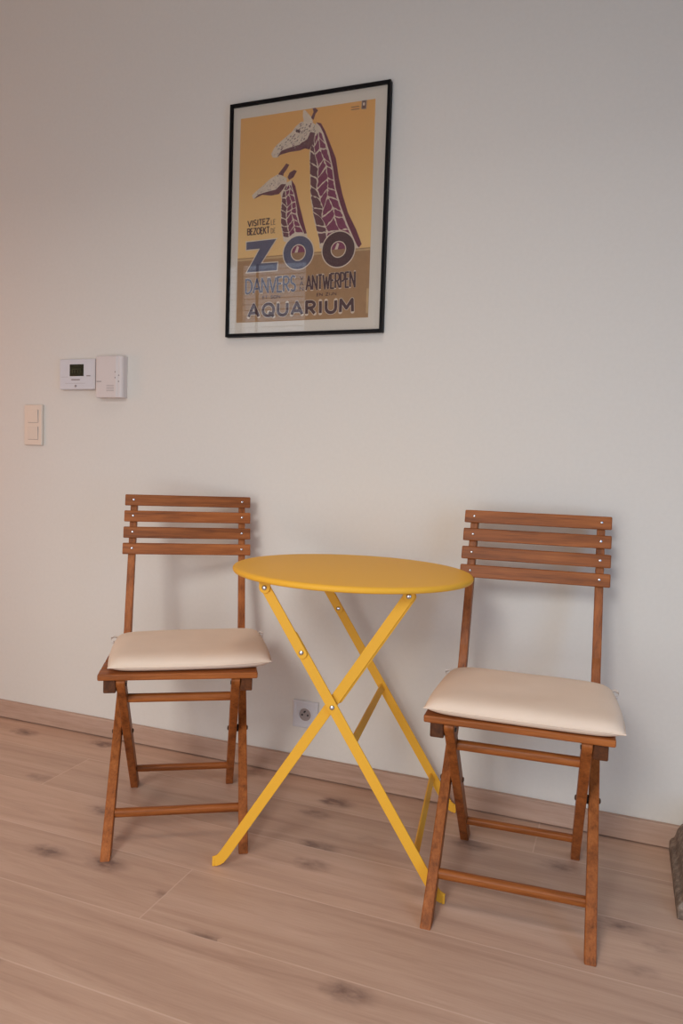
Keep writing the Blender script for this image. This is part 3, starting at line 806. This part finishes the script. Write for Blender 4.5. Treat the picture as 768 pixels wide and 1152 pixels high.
# socket
t = empty('power_socket', (-.2608, 0, .1968)); tag(t, 'white single power socket low on the wall behind the yellow table', 'socket')
b = bm_new()
loft(b, [[(x, y, z) for x, z in ((-s, -s), (s, -s), (s, s), (-s, s))] for s, y in ((.0425, 0), (.0425, -.007), (.040, -.009), (.0335, -.0095), (.0325, -.0085))])
obj('plate', b, M_plas, t, bevel=.0008)
b = bm_new(); lathe(b, [(.0250, -.0084), (.0250, -.0108), (.0220, -.0112), (.0205, -.0095), (.0195, -.0088), (.002, -.0088)], (0, 0, 0), 32, 'Y'); r = obj('socket_ring', b, M_plas, t, smooth=False)
b = bm_new(); lathe(b, [(.0195, -.0089), (.002, -.00895)], (0, 0, 0), 32, 'Y'); obj('recess', b, M_mark, t)
b = bm_new()
for x in (-.0095, .0095): lathe(b, [(.0034, -.0089), (.0034, -.0094), (.003, -.0095)], (x, 0, -.001), 12, 'Y')
obj('contact_hole', b, M_hole, t)
b = bm_new(); lathe(b, [(.0026, -.0088), (.0026, -.016), (.0015, -.0175)], (0, 0, .0105), 12, 'Y'); obj('earth_pin', b, M_hole, t)

# ------------------------------------------------------------------ light
def area(name, loc, rot, sx, sy, e, col):
    l = bpy.data.lights.new(name, 'AREA'); l.shape = 'RECTANGLE'; l.size = sx; l.size_y = sy; l.energy = e; l.color = col
    o = bpy.data.objects.new(name, l); COL.objects.link(o); o.location = loc; o.rotation_euler = rot; return o
R90 = math.pi/2
# daylight falling in through the wide window behind the camera: sky from above, street light level with the room
area('window_sky_light', (-.1, YF-2.5, 2.95), (R90-math.radians(24), 0, 0), 1.2, 1.2, *LA)
area('window_daylight', (-.1, YF+.02, .72), (R90, 0, 0), 1.5, 1.2, *LB)
area('window_blind_light', (-2.03, YF-.12, 1.70), (R90, 0, 0), 1.0, 1.4, LBL, (.80, .88, 1))
area('side_window_daylight', (XR-.03, -1.7, 1.0), (0, R90, 0), 1.5, 1.0, *LD)
def point(name, loc, e, col, r):
    l = bpy.data.lights.new(name, 'POINT'); l.energy = e; l.color = col; l.shadow_soft_size = r
    o = bpy.data.objects.new(name, l); COL.objects.link(o); o.location = loc; return o
point('lamp_light', (-2.3, -.75, 1.15), LC[0], LC[1], .14)
a = area('overhead_fill_light', (.1, -1.35, ZC-.03), (0, 0, 0), .6, .6, *LE); a.data.spread = math.radians(125)  # added overhead fill to lift cushion and table tops, no fitting there
w = bpy.data.worlds.new('world'); SC.world = w; w.use_nodes = True
w.node_tree.nodes['Background'].inputs[0].default_value = (.75, .85, 1, 1); w.node_tree.nodes['Background'].inputs[1].default_value = .6

# blind in the upper half of the left window
bl = empty('window_blind', (-2.03, YF-.012, 1.36)); tag(bl, 'pale venetian blind lowered over the window behind the camera', 'blind')
b = bm_new()
for k in range(25):
    z = k*.04
    loft(b, [[(x, y, zz+z) for y, zz in ((-.011, .006), (.011, -.004), (.011, -.003), (-.011, .007))] for x in (-.52, .52)])
obj('slats', b, M_blind, bl)
b = bm_new(); box(b, -.53, .53, -.011, .011, 1.0, 1.03); obj('head_rail', b, M_blind, bl)
for x in (-.16, .16):
    b = bm_new(); box(b, x-.011, x+.011, .0112, .0122, -.01, 1.0); obj('ladder_tape', b, M_dkbolt, bl)

# ------------------------------------------------------------------ camera
cam = bpy.data.cameras.new('camera'); co = bpy.data.objects.new('camera', cam); COL.objects.link(co)
cam.sensor_fit = 'VERTICAL'; cam.sensor_height = 36; cam.sensor_width = 24; cam.lens = 831.8928/1152*36
yaw, pit, rol = .3630, -.0670, .0326
fwd = Vector((-math.sin(yaw)*math.cos(pit), math.cos(yaw)*math.cos(pit), math.sin(pit)))
rt = Vector((math.cos(yaw), math.sin(yaw), 0)); up = rt.cross(fwd)
r2 = rt*math.cos(rol)+up*math.sin(rol); u2 = up*math.cos(rol)-rt*math.sin(rol)
m = Matrix((r2, u2, -fwd)).transposed().to_4x4(); m.translation = (.6256, -2.0808, .9832)
co.matrix_world = m; cam.clip_start = .02
SC.camera = co
SC.view_settings.view_transform = 'Standard'; SC.view_settings.look = 'None'
SC.view_settings.exposure = EXPO; SC.view_settings.gamma = 1
SC.cycles.use_denoising = True
SC.cycles.max_bounces = 8; SC.cycles.diffuse_bounces = 5
